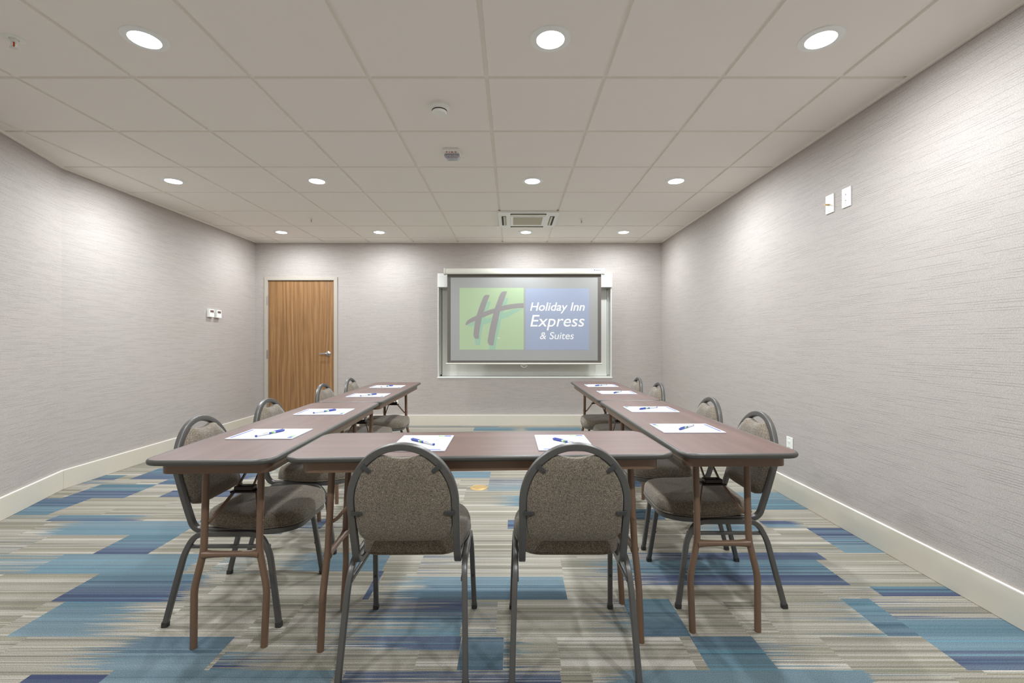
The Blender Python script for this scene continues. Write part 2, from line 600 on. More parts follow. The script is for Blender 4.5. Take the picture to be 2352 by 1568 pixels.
plank(1111.8, 1143.6, [(142.5, S), (283.4, S)], TEAL, NAVY)
plank(1126, 1141, [(364, S), (520, .9), (640, .3)], NAVY, NAVY)
plank(1143.6, 1182.4, [(-FAR, S), (107, S)], NAVY, TEAL)
plank(1182.4, 1196, [(-FAR, .35), (103, .35), (103.6, S), (230, .95), (327, .3)], TEAL, NAVY)
plank(1196, 1228.4, [(40, 0), (75, .3), (155, 1.0), (220, S), (411, S)], STEEL, SKY)
plank(1228.4, 1272, [(212, S), (338.5, S)], TEAL, NAVY)
plank(1272, 1317.5, [(-FAR, .35), (54, .5), (55, S), (389, S), (420, .3), (470, 0)], STEEL, SKY)
plank(1317.5, 1381.3, [(115, S), (300, S), (380, .7), (455, 0)], TEAL, NAVY)
plank(1381.3, 1461.6, [(13, S), (90, S), (150, .75), (337, .1)], TEAL, STEEL)
plank(1461.6, 1538.7, [(-60, 0), (49, .1), (200, .55), (324, S), (468, S)], DEEP, STEEL)
plank(1497, 1538.7, [(480, .65), (600, .35), (760, 0)], TEAL, NAVY)
plank(1538.7, 1640, [(139, S), (500, S), (721, .8)], STEEL, DEEP)
plank(1548.4, 1640, [(-60, S), (139, S)], NAVY, NAVY)
plank(1541, 1640, [(745, .6), (1000, .5), (1300, 0)], NAVY, NAVY)
plank(1192, 1214, [(640, .3), (735, .8)], NAVY, NAVY)
plank(1269, 1311, [(560, 0), (617, .25), (700, .75), (780, S), (876, S)], STEEL, SKY)
plank(1311, 1376.5, [(831.5, S), (846, S)], NAVY, NAVY)
plank(1324, 1376.5, [(850, .3), (960, .7), (1020, S), (1303.6, S)], STEEL, DEEP)
plank(1376.5, 1461.0, [(640, 0), (760, .3), (1055, .85)], NAVY, SKY)
plank(1461.0, 1492.6, [(560, .1), (760, .35), (1055, 1.0)], NAVY, NAVY)
plank(1462.8, 1538.7, [(1049, S), (1155, S)], DEEP, DEEP)
plank(1462.8, 1538.7, [(1155.5, .5), (1290, 0)], DEEP, DEEP)
plank(1376.5, 1461.3, [(1180, 0), (1340, .2), (1463, .5)], DEEP, TEAL)
plank(1375, 1461.3, [(1464, S), (1588, S)], TEAL, DEEP)
plank(1375, 1461.3, [(1800, 0), (2040, .4)], TEAL, TEAL)
plank(1461.3, 1538.7, [(1631, S), (1790, S)], DEEP, TEAL)
plank(1461.3, 1538.7, [(1790.5, .45), (1960, 0)], DEEP, TEAL)
plank(1538.7, 1640, [(1380, 0), (1460, .6), (1560, S), (2068, S), (2100, .3), (2300, .2)], STEEL, SKY)
plank(1283, 1343.5, [(1300, 0), (1400, .4), (1625, 1.0), (1640, S), (1954.5, S)], SKY, NAVY)
plank(1268.7, 1285, [(1327, .1), (1640, .9), (1650, S), (1900, S)], NAVY, NAVY)
plank(1212, 1268.7, [(1941, S), (FAR, S)], NAVY, STEEL)
plank(1129.9, 1170, [(1630, S), (1784, S), (1900, .4)], STEEL, TEAL)
plank(1195.5, 1211, [(1763, S), (1800, S), (1860, .2)], NAVY, SKY)
plank(1198, 1224, [(1600, .3), (1700, .7), (1762, .9)], TEAL, SKY)
plank(1346, 1368.7, [(1900, .1), (2028, .35), (2029, S), (FAR, S)], TEAL, NAVY)
plank(1368.7, 1419.4, [(2040, .4), (FAR, .25)], NAVY, NAVY)
plank(1374.6, 1461.2, [(2041, S), (2115.7, S)], TEAL, DEEP)
plank(1419.4, 1461.2, [(2115.7, S), (FAR, S)], TEAL, TEAL)
plank(1461.2, 1538.7, [(2223, S), (FAR, S)], SKY, NAVY)
plank(1082.5, 1097.4, [(930, S), (1125, S)], STEEL, STEEL)
plank(1098, 1127, [(1120, .55), (1320, .5)], NAVY, SKY)
plank(1138, 1162, [(1060, 0), (1107, .1), (1200, .75), (1320, .6)], SKY, TEAL)
plank(1193.8, 1214.3, [(1166, S), (1240, S)], NAVY, NAVY)
plank(1095, 1118, [(1390, S), (1560, S)], STEEL, NAVY)
plank(1168.5, 1193, [(1400, S), (1530, S)], DEEP, DEEP)
plank(1040, 1060, [(1400, .2), (1480, S), (1650, S)], SKY, NAVY)

def build_floor():
    xs = {XL - 0.3, XR + 0.2}
    ys = {YN - 0.1, YB + 0.1}
    rows = [YN, -1.3, -1.05, -0.8, -0.55, -0.3, -0.05, 0.2, 0.44, 0.68, 0.92, 1.16, 1.38, 1.597, 1.801, 2.043, 2.288, 2.501, 2.746, 2.963, 3.2, 3.43, 3.67, 3.91, 4.15, 4.39, 4.63, 4.87, 5.11, 5.35, 5.59, 5.83, 6.07, YB + 0.1]
    base = []
    rnd = random.Random(11)
    for i in range(len(rows) - 1):
        x = XL - 0.3 - rnd.random()
        while x < XR + 0.2:
            L = 1.0
            r = rnd.random()
            outside = rows[i + 1] < 1.5
            cv = 1.2 if (outside and r < 0.3) else (0.3 if r > 0.75 else 0.0)
            c0, c1 = (cv, cv) if cv != 0.3 else rnd.choice([(0.0, 0.38), (0.38, 0.0)])
            base.append((rows[i], rows[i + 1], [(x, c0), (x + L, c1)], rnd.choice([TEAL, STEEL, NAVY]), rnd.choice([NAVY, DEEP, SKY])))
            x += L
    allp = base + planks
    for Yb, Yt, pts, a, b_ in allp:
        ys.update((Yb, Yt)); xs.update(p[0] for p in pts)
    xs = sorted(v for v in xs if XL - 0.31 < v < XR + 0.21)
    ys = sorted(v for v in ys if YN - 0.11 < v < YB + 0.11)
    bm = bmesh.new()
    grid = [[bm.verts.new((x, y, 0)) for x in xs] for y in ys]
    lay_c = bm.loops.layers.float.new('cover')
    lay_v = bm.loops.layers.float.new('vv')
    lay_s = bm.loops.layers.float.new('seed')
    la = bm.loops.layers.float_color.new('ca')
    lb = bm.loops.layers.float_color.new('cb')
    seeds = [rnd.random() * 10 for _ in allp]
    def cov(pts, x):
        for (x0, c0), (x1, c1) in zip(pts, pts[1:]):
            if x <= x1 + 1e-9:
                return c0 + (c1 - c0) * (x - x0) / max(1e-6, x1 - x0)
        return pts[-1][1]
    rowidx = {}
    for j in range(len(ys) - 1):
        ym = (ys[j] + ys[j + 1]) / 2
        cand = [k for k, p in enumerate(allp) if p[0] < ym < p[1]]
        for i in range(len(xs) - 1):
            xm = (xs[i] + xs[i + 1]) / 2
            best = None
            for k in cand:
                if allp[k][2][0][0] < xm < allp[k][2][-1][0]:
                    best = k
            f = bm.faces.new((grid[j][i], grid[j][i + 1], grid[j + 1][i + 1], grid[j + 1][i]))
            p = allp[best] if best is not None else base[0]
            # beige yarn follows the row under it so that neighbours do not jump
            bk = None
            for k in cand:
                if k < len(base) and allp[k][2][0][0] < xm < allp[k][2][-1][0]:
                    bk = k
            sd = seeds[bk] if bk is not None else 1.0
            if best is not None and best >= len(base):
                sd = seeds[best]
            for lp in f.loops:
                x, y = lp.vert.co.x, lp.vert.co.y
                lp[lay_c] = cov(p[2], x)
                lp[lay_v] = (p[1] - y) / (p[1] - p[0])
                lp[lay_s] = sd
                lp[la] = p[3]
                lp[lb] = p[4]
    o = from_bm('floor', bm, M['carpet'])
    return structure(o)
floor = build_floor()
if floor.data.polygons[0].normal.z < 0:
    floor.data.flip_normals()

# ceiling: lay-in tiles hung a little below their grid
def build_ceiling():
    bm = bmesh.new()
    T = 0.6096; G = 0.010
    x0, y0 = -0.1316, 2.376
    xi = [x0 + T * k for k in range(-6, 5)]
    yi = [y0 + T * k for k in range(-7, 8)]
    add_box(bm, XL - 0.15, XR + 0.15, YN - 0.15, YB + 0.15, ZC + 0.011, ZC + 0.06)
    for i in range(len(xi) - 1):
        for j in range(len(yi) - 1):
            a, b_, c, d = xi[i] + G, xi[i + 1] - G, yi[j] + G, yi[j + 1] - G
            a = max(a, XL - 0.05); b_ = min(b_, XR + 0.05); c = max(c, YN - 0.05); d = min(d, YB + 0.05)
            if b_ - a < 0.01 or d - c < 0.01:
                continue
            e = 0.002
            zt, zb = ZC + 0.011, ZC
            top = [bm.verts.new(p) for p in ((a, c, zt), (b_, c, zt), (b_, d, zt), (a, d, zt))]
            bot = [bm.verts.new(p) for p in ((a + e, c + e, zb), (b_ - e, c + e, zb), (b_ - e, d - e, zb), (a + e, d - e, zb))]
            bm.faces.new(bot[::-1])
            for k in range(4):
                bm.faces.new((top[k], top[(k + 1) % 4], bot[(k + 1) % 4], bot[k]))
    me = bpy.data.meshes.new('ceiling')
    bmesh.ops.recalc_face_normals(bm, faces=bm.faces[:])
    bm.to_mesh(me); bm.free()
    return structure(link('ceiling', me, M['ceil']))
build_ceiling()

WT = 0.12
WX0, WX1, WZ0, WZ1 = -1.017, 1.367, 0.663, 2.084      # window niche
def build_back_wall():
    bm = bmesh.new()
    def b(x0, x1, z0, z1):
        add_box(bm, x0, x1, YB, YB + WT, z0, z1)
    DX0, DX1, DZ = -3.37, -2.43, 2.0
    b(XL - WT, DX0, -0.02, ZC + 0.05)
    b(DX0, DX1, DZ, ZC + 0.05)
    b(DX1, WX0, -0.02, ZC + 0.05)
    b(WX0, WX1, -0.02, WZ0)
    b(WX0, WX1, WZ1, ZC + 0.05)
    b(WX1, XR + WT, -0.02, ZC + 0.05)
    return structure(from_bm('wall_back', bm, M['wall']))
build_back_wall()
structure(box('wall_right', XR, XR + WT, YN - WT, YB, -0.02, ZC + 0.05, M['wall']))
structure(prism('wall_left', [(XL, YB), (KX, KY), (NXL, YN), (NXL - WT, YN), (KX - WT, KY - 0.02), (XL - WT, YB)], -0.02, ZC + 0.05, M['wall']))
structure(box('wall_rear', NXL - WT, XR + WT, YN - WT, YN, -0.02, ZC + 0.05, M['wall']))

# baseboards with a white caulk line along the top
BT, BH = 0.014, 0.145
nl = Vector((math.cos(math.atan(SL)), math.sin(math.atan(SL))))
def baseb(name, pts):
    o = prism(name, pts, 0.0, BH, M['base'], bevel=0.003)
    structure(o)
    c = prism('caulk_line', pts, BH, BH + 0.004, M['caulk'], o)
    return o
baseb('baseboard_right', [(XR, YN), (XR, YB), (XR - BT, YB - BT), (XR - BT, YN)])
kin = (KX + BT, KY + BT * 0.16)
baseb('baseboard_left', [(XL, YB), (XL + BT, YB - BT), kin, (NXL + BT, YN), (NXL, YN), (KX, KY)])
baseb('baseboard_back', [(-2.393, YB), (XR - BT, YB), (XR - BT, YB - BT), (-2.393, YB - BT)])
baseb('baseboard_back', [(XL + BT, YB), (-3.402, YB), (-3.402, YB - BT), (XL + BT, YB - BT)])
box('seam', KX + BT - 0.0008, KX + BT + 0.0012, KY - 0.002, KY + 0.002, 0.002, BH - 0.002, M['frame_paint'], bpy.data.objects['baseboard_left'])
# wall angle at the top of the walls
def angle_trim(name, pts):
    structure(prism(name, pts, ZC - 0.012, ZC + 0.006, M['ceil']))
angle_trim('trim_1', [(XR, YN), (XR, YB), (XR - 0.014, YB), (XR - 0.014, YN)])
angle_trim('trim_2', [(XL, YB), (XL + 0.014, YB), (KX + 0.014, KY), (NXL + 0.014, YN), (NXL, YN), (KX, KY)])
angle_trim('trim_3', [(XL + 0.014, YB), (XR - 0.014, YB), (XR - 0.014, YB - 0.01), (XL + 0.014, YB - 0.01)])

# door
dr = structure(empty('door_1', (-2.8975, YB, 0)))
W0, W1 = -0.4535, 0.4535
box('door_panel', W0 + 0.003, W1 - 0.003, 0.006, 0.05, 0.008, 1.993, M['door'], dr, bevel=0.002)
def fr(name, pts):
    bm = bmesh.new()
    add_prism(bm, pts, -0.016, 0.10, lambda a, b, c: Vector((a, c, b)))
    return from_bm(name, bm, M['frame_paint'], dr, bevel=0.003)
FW, HZ = 0.047, 1.996
bm = bmesh.new()
for s in (-1, 1):
    xi, xo = s * 0.4535, s * (0.4535 + FW)
    add_prism(bm, [(xi, 0), (xo, 0), (xo, HZ + FW), (xi, HZ)], -0.016, 0.005, lambda a, b, c: Vector((a, c, b)))
    add_prism(bm, [(xi, 0), (xi + s * 0.012, 0), (xi + s * 0.012, HZ), (xi, HZ)], 0.005, 0.11, lambda a, b, c: Vector((a, c, b)))
add_prism(bm, [(-0.4535, HZ), (0.4535, HZ), (0.4535 + FW, HZ + FW), (-0.4535 - FW, HZ + FW)], -0.016, 0.005, lambda a, b, c: Vector((a, c, b)))
add_prism(bm, [(-0.4535, HZ), (0.4535, HZ), (0.4535, HZ + 0.004), (-0.4535, HZ + 0.004)], 0.005, 0.11, lambda a, b, c: Vector((a, c, b)))
from_bm('door_frame', bm, M['frame_paint'], dr, bevel=0.002)
for z in (1.725, 0.985, 0.25):
    h = sweep('hinge', [(W0 - 0.004, -0.014, z - 0.058), (W0 - 0.004, -0.014, z + 0.058)], circle_prof(0.008), M['metal'], dr)
hd = lathe('door_handle', [(0, 0.0), (0.033, 0.0), (0.034, 0.006), (0.026, 0.012), (0.015, 0.016), (0.013, 0.045), (0, 0.047)], M['metal'], dr,
           tf=Matrix.Translation((0.372, 0.006, 0.99)) @ Matrix.Rotation(math.radians(90), 4, 'X'))
sweep('lever', fillet([(0.372, -0.036, 0.99), (0.34, -0.038, 0.992), (0.262, -0.036, 0.988)], 0.02), rrect_prof(0.019, 0.009, 0.004), M['metal'], hd, ref=(0, 0, 1))

# window niche behind the projector screen, with its roller blind
wn = structure(empty('window_1', (0, YB, 0)))
DN = 0.20
bm = bmesh.new()
add_box(bm, WX0, WX0 + 0.012, 0.0, DN, WZ0, WZ1)
add_box(bm, WX1 - 0.012, WX1, 0.0, DN, WZ0, WZ1)
add_box(bm, WX0 + 0.012, WX1 - 0.012, 0.0, DN, WZ1 - 0.012, WZ1)
from_bm('window_frame', bm, M['jamb'], wn)
box('window_sill', WX0, WX1, -0.004, DN, WZ0, WZ0 + 0.012, M['jamb'], wn)
bm = bmesh.new()
for x in (WX0, WX1 - 0.008):
    add_box(bm, x, x + 0.008, -0.006, 0.004, WZ0, WZ1 - 0.19)
add_box(bm, WX0 - 0.01, WX1 + 0.01, -0.012, 0.0, WZ0 - 0.008, WZ0 + 0.006)
for x in (WX0 + 0.012, WX1 - 0.032):
    add_box(bm, x, x + 0.02, DN - 0.06, DN - 0.04, WZ0 + 0.012, WZ1 - 0.012)
    add_box(bm, x, x + 0.006, DN - 0.11, DN - 0.10, WZ0 + 0.012, WZ1 - 0.012)
add_box(bm, WX0 + 0.012, WX1 - 0.012, DN - 0.06, DN - 0.04, WZ0 + 0.012, WZ0 + 0.03)
from_bm('window_rail', bm, M['alu'], wn)
box('window_back', WX0, WX1, DN, DN + 0.02, WZ0, WZ1, M['blind'], wn)

rb = tag(empty('roller_blind', (0, YB, 0)), 'white roller blind with boxy cassette pulled down in the wall niche behind the screen', 'blind')
box('cassette', WX0 - 0.002, WX1 + 0.004, -0.03, 0.11, 1.90, WZ1 + 0.005, M['white'], rb, bevel=0.004)
box('blind_fabric', WX0 + 0.040, WX1 - 0.040, 0.12, 0.124, WZ0 + 0.03, 1.92, M['blind'], rb)
box('bottom_rail', WX0 + 0.040, WX1 - 0.040, 0.114, 0.130, WZ0 + 0.014, WZ0 + 0.034, M['white'], rb, bevel=0.003)

# ------------------------------------------------------------ projector screen
YS = 6.16                                    # plane of the hanging fabric
def SX(px): return (px - 1176.0) * YS / FPX
def SZ(py): return CH - (py - 784.0) * YS / FPX
ps = tag(empty('projector_screen', (0, YS, 0)), 'pull-down projector screen in white housing showing a green and a blue panel', 'projector screen')
zt, zb = SZ(616.8), SZ(630.2)
hc = (zt + zb) / 2; hh = (zt - zb) / 2
housing_prof = fillet([(-0.036, hc - hh), (0.036, hc - hh), (0.04, hc - hh * 0.1), (0.03, hc + hh), (-0.03, hc + hh), (-0.04, hc - hh * 0.1)], 0.012, closed=True, n=3)
prism('housing', [(p.x, p.y) for p in housing_prof], SX(1023.5), SX(1384.5), M['housing'], ps, tf=lambda a, b, c: Vector((c, a, b)))
for x0, x1 in ((SX(1019.8), SX(1023.5)), (SX(1384.5), SX(1388.2))):
    c = prism('end_cap', [(p.x * 1.12, hc + (p.y - hc) * 1.15) for p in housing_prof], x0, x1, M['housing'], ps, tf=lambda a, b, c: Vector((c, a, b)), bevel=0.002)
    xm = (x0 + x1) / 2
    sweep('wall_bracket', [(xm, 0.03, hc + hh * 0.5), (xm, YB - YS - 0.002, hc + hh * 0.5)], rrect_prof(0.03, 0.006, 0.002), M['housing'], c, ref=(0, 0, 1))
RX90 = (math.pi / 2, 0, 0)
prism('emblem', [(SX(1363.2), hc + 0.021), (SX(1364.6), hc + 0.024), (SX(1366.0), hc + 0.016), (SX(1364.8), hc + 0.004), (SX(1364.0), hc + 0.011)], -0.0405, -0.036, M['navy'], ps, tf=lambda a, b, c: Vector((a, c, b)))
for xa, xb in ((1367.0, 1371.2), (1371.8, 1374.8), (1375.6, 1379.0)):
    box('small_print', SX(xa), SX(xb), -0.0403, -0.036, hc + 0.010, hc + 0.016, M['grey_ink'], ps)
fb = box('screen_fabric', SX(1027.3), SX(1380.8), -0.0015, 0.0015, SZ(833.3), zb + 0.01, M['border'], ps)
box('projected_image', SX(1035.1), SX(1372.8), -0.0035, -0.0015, SZ(827.7), SZ(637.5), M['image'], fb)
def scr(name, pts, mat, d, th=0.0006, parent=fb):
    bm = bmesh.new()
    for i, poly in enumerate(pts):
        d += 0.00003 if i else 0
        add_prism(bm, [(SX(x), SZ(y)) for x, y in poly], -d, -d + th, lambda a, b, c: Vector((a, c, b)))
    return from_bm(name, bm, mat, parent)
scr('green_panel', [[(1055.5, 661), (1202.8, 661), (1202.8, 803), (1055.5, 803)]], M['s_green'], 0.0042)
scr('blue_panel', [[(1207.2, 662), (1353.3, 662), (1353.3, 803.5), (1207.2, 803.5)]], M['s_blue'], 0.0042)
def z6(pts): return [(1040 + x / 7.127, 640 + y / 7.127) for x, y in pts]
def clipy(poly, ymax):
    out = []
    for i, p in enumerate(poly):
        q = poly[(i + 1) % len(poly)]
        if p[1] <= ymax: out.append(p)
        if (p[1] <= ymax) != (q[1] <= ymax):
            t = (ymax - p[1]) / (q[1] - p[1])
            out.append((p[0] + (q[0] - p[0]) * t, ymax))
    return out
strokeL = [(606, 268), (545, 264), (525, 272), (505, 292), (480, 345), (445, 435), (410, 540), (388, 605), (365, 700), (350, 800), (340, 900), (342, 945), (358, 972), (383, 983), (420, 983), (428, 960), (430, 900), (447, 790), (475, 645), (510, 535), (550, 410)]
strokeR = [(890, 208), (835, 205), (808, 212), (782, 240), (758, 290), (720, 395), (690, 480), (650, 620), (610, 790), (580, 950), (571, 1010), (576, 1050), (592, 1078), (618, 1089), (664, 1091), (672, 1060), (690, 930), (720, 790), (770, 550), (805, 440), (850, 320)]
cross = [(216, 765), (209, 735), (222, 706), (255, 672), (310, 640), (388, 603), (505, 548), (590, 513), (690, 483), (800, 446), (900, 424), (1000, 410), (1080, 402), (1160, 398), (1160, 478), (1080, 480), (980, 490), (880, 508), (775, 532), (655, 568), (570, 600), (478, 638), (365, 690), (290, 722), (255, 742)]
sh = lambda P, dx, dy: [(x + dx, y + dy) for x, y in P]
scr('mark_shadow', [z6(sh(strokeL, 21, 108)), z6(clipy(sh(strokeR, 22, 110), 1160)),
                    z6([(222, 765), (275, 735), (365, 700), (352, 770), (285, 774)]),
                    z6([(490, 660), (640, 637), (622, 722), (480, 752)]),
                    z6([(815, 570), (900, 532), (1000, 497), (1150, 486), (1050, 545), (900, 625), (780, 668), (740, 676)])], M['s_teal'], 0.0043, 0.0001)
scr('letter_mark', [z6(strokeL)], M['s_mark'], 0.0045, 0.0001)
scr('letter_mark', [z6(strokeR)], M['s_mark'], 0.00455, 0.0001)
scr('letter_mark', [z6(cross)], M['s_mark'], 0.0046, 0.0001)
def line(body, size, x0, x1, ybase, shear, off, name='lettering', sp=1.0):
    xc = (SX(x0) + SX(x1)) / 2
    return text_mesh(name, body, size, M['s_white'], fb, (xc, -0.0043, SZ(ybase)), RX90, shear=shear, offset=off, fit=(SX(x0) - xc, SX(x1) - xc), spacing=sp, extrude=0.00015)
line('Holiday Inn', 0.158, 1217.5, 1343, 713.2, 0.22, 0.0018)
line('Express', 0.225, 1218, 1342.5, 749.5, 0.2, 0.0008)
line('& Suites', 0.135, 1240, 1318, 778.5, 0.16, 0.0008)
line('TM', 0.022, 1141.6, 1147.8, 777.5, 0.0, 0.0)
bar = sweep('bottom_bar', [(SX(1024.2), 0, SZ(835)), (SX(1382.6), 0, SZ(835))], circle_prof(0.0115, 14), M['housing'], ps)
hx = SX(1203.5); hz = SZ(839.5)
sweep('pull_handle', fillet([(hx - 0.032, -0.004, hz + 0.012), (hx - 0.042, -0.004, hz - 0.004), (hx, -0.004, hz - 0.026), (hx + 0.042, -0.004, hz - 0.004), (hx + 0.032, -0.004, hz + 0.012)], 0.012, closed=True), circle_prof(0.0024, 8), M['housing'], bar, closed=True)

# ------------------------------------------------------------ downlights
TCX, TCY, TT = -0.1316, 2.376, 0.6096
c0, c1, c2, c3 = -2.875, -1.656, 0.1732, 1.3924
r0, r1, r2, r3 = 2.071, 3.900, 5.729, 0.242
def make_light():
    t = empty('recessed_downlight')
    lathe('trim_ring', [(0.060, 0.001), (0.0625, -0.0075), (0.070, -0.0085), (0.090, -0.004), (0.0925, 0.001)], M['trim_white'], t, n=48)
    lathe('lamp_lens', [(0.061, 0.0), (0.060, -0.004), (0.045, -0.0065), (0.025, -0.008), (0, -0.0085)], M['lens'], t, n=40)
    ld = bpy.data.lights.new('downlight_beam', 'SPOT')
    ld.energy = LAMP_W
    ld.spot_size = math.radians(164)
    ld.spot_blend = 0.66
    ld.shadow_soft_size = 0.03
    ld.color = (0.90, 0.955, 1.0)
    lo = bpy.data.objects.new('beam', ld)
    lo.location = (0, 0, -0.048)
    COL.objects.link(lo)
    lo.parent = t
    la = bpy.data.lights.new('downlight_lens', 'AREA')
    la.shape = 'DISK'
    la.size = 0.105
    la.energy = DISC_W
    la.color = ld.color
    ao = bpy.data.objects.new('lens_light', la)
    ao.location = (0, 0, -0.012)
    COL.objects.link(ao)
    ao.parent = t
    return t
light_specs = [
    (c1, r0, 'large recessed downlight in the nearest row, toward the left wall'),
    (c2, r0, 'large recessed downlight in the nearest row, in the middle of the ceiling'),
    (c3, r0, 'large recessed downlight in the nearest row, toward the right wall'),
    (c0, r1, 'recessed downlight in the middle row, closest to the left wall'),
    (c1, r1, 'recessed downlight in the middle row, second from the left wall'),
    (c2, r1, 'recessed downlight in the middle row, in the column of the air conditioner'),
    (c3, r1, 'recessed downlight in the middle row, closest to the right wall'),
    (c0, r2, 'small recessed downlight in the farthest row, leftmost near the room corner'),
    (c1, r2, 'small recessed downlight in the farthest row, between door and screen'),
    (c2, r2, 'small recessed downlight in the farthest row, just beyond the air conditioner'),
    (c3, r2, 'small recessed downlight in the farthest row, closest to the right wall'),
    (c1 + 0.0, r3, 'recessed downlight above the camera, left one'),
    (c2, r3, 'recessed downlight above the camera, middle one'),
    (c3, r3, 'recessed downlight above the camera, right one'),
]
proto = None
for x, y, lab in light_specs:
    o = make_light() if proto is None else copy_tree(proto)
    proto = proto or o
    o.location = (x, y, ZC)
    tag(o, lab, 'ceiling light', 'recessed downlights in the ceiling tiles')
    if y == r2:                                # the far row is dimmed a little
        for ch in o.children:
            if ch.type == 'LIGHT':
                ch.data = ch.data.copy()
                ch.data.energy *= 0.7

# ------------------------------------------------------------ ceiling fittings
ac = tag(empty('air_conditioner', (TCX + TT / 2, 4.815 + TT / 2, ZC)), 'square cream ceiling air conditioner cassette with four vents and filter grille', 'air conditioner')
H = 0.325
box('panel', -H, H, -H, H, -0.022, 0.0, M['white'], ac, bevel=0.006)
g_ = box('grille', -0.19, 0.19, -0.19, 0.19, -0.027, -0.02, M['white'], ac, bevel=0.003)
box('filter_mesh', -0.16, 0.16, -0.17, 0.15, -0.0285, -0.026, M['grille'], g_)
box('status_strip', -0.11, 0.11, -0.225, -0.205, -0.0235, -0.021, M['trim_white'], ac)
for k in range(4):
    R = Matrix.Rotation(math.pi / 2 * k, 4, 'Z')
    v = box('vent', -0.19, 0.19, -0.286, -0.238, -0.0235, -0.02, M['dark'], ac, mtx=R)
    bm = bmesh.new()
    add_box(bm, -0.18, 0.18, -0.020, 0.020, -0.003, 0.003, R @ Matrix.Translation((0, -0.262, -0.022)) @ Matrix.Rotation(math.radians(-22 if k else 28), 4, 'X'))
    from_bm('louver', bm, M['cream'], v, bevel=0.001)

sd = tag(empty('smoke_detector', (-0.42, 2.66, ZC)), 'round white smoke detector on the ceiling', 'smoke detector')
lathe('base', [(0, 0), (0.058, 0), (0.059, -0.012), (0.052, -0.022), (0.046, -0.024), (0, -0.024)], M['white'], sd)
lathe('slot_ring', [(0.043, -0.020), (0.0425, -0.034), (0, -0.034)], M['dark'], sd)
lathe('body', [(0.046, -0.024), (0.0455, -0.029), (0.041, -0.029), (0.041, -0.024)], M['white'], sd)
lathe('cap', [(0, -0.033), (0.041, -0.033), (0.042, -0.038), (0.036, -0.046), (0.022, -0.049), (0, -0.050)], M['white'], sd)

fs = tag(empty('fire_strobe', (-0.432, 3.30, ZC)), 'ceiling fire alarm strobe with red FIRE lettering and clear lens', 'fire alarm')
prism('housing', [tuple(p) for p in fillet([(-0.057, -0.062), (0.057, -0.062), (0.057, 0.062), (-0.057, 0.062)], 0.008, closed=True, n=3)], -0.018, 0.0, M['white'], fs, bevel=0.003)
bm = bmesh.new()
P = [(-0.056, 0), (0.056, 0), (0.056, -0.014), (0.050, -0.026), (0.038, -0.033), (-0.038, -0.033), (-0.050, -0.026), (-0.056, -0.014)]
add_prism(bm, P, -0.004, 0.050, lambda a, b, c: Vector((a, c, -0.018 + b)))
from_bm('strobe_lens', bm, M['clear'], fs, bevel=0.006)
box('flash_tube', -0.025, -0.004, 0.0, 0.004, -0.026, -0.019, M['dark'], fs)
text_mesh('lettering', 'FIRE', 0.030, M['red'], fs, (0, -0.052, -0.0186), (math.pi, 0, 0), extrude=0.0004, offset=0.0006, spacing=1.5)
for _o in fs.children:
    if _o.name.startswith('lettering'):
        _o.location = (0, -0.024, -0.0186)
        _o.rotation_euler = (math.pi, 0, 0)

def sprinkler(x, y, lab):
    s = tag(empty('fire_sprinkler', (x, y, ZC)), lab, 'sprinkler', 'fire sprinklers')
    lathe('escutcheon', [(0.017, 0.0), (0.018, -0.004), (0.036, -0.004), (0.040, -0.001), (0.040, 0.0)], M['white'], s, n=28)
    lathe('stem', [(0, 0), (0.014, 0), (0.014, -0.012), (0.009, -0.016), (0, -0.016)], M['white'], s, n=20)
    bm = bmesh.new()
    for sgn in (-1, 1):
        add_sweep(bm, fillet([(sgn * 0.009, 0, -0.014), (sgn * 0.014, 0, -0.024), (sgn * 0.003, 0, -0.042)], 0.008), rrect_prof(0.004, 0.003, 0.001, 1))
    from_bm('yoke', bm, M['white'], s)
    sweep('bulb', [(0, 0, -0.015), (0, 0, -0.038)], circle_prof(0.0032, 8), M['orange'], s)
    lathe('deflector', [(0, -0.041), (0.014, -0.042), (0.014, -0.0435), (0, -0.0445)], M['metal'], s, n=20)
sprinkler(-2.245, 2.07, 'fire sprinkler with orange bulb in the nearest ceiling row, at upper left')
sprinkler(-2.225, 5.09, 'small far fire sprinkler in front of the leftmost far downlights')
sprinkler(0.775, 5.12, 'small far fire sprinkler to the right of the air conditioner')

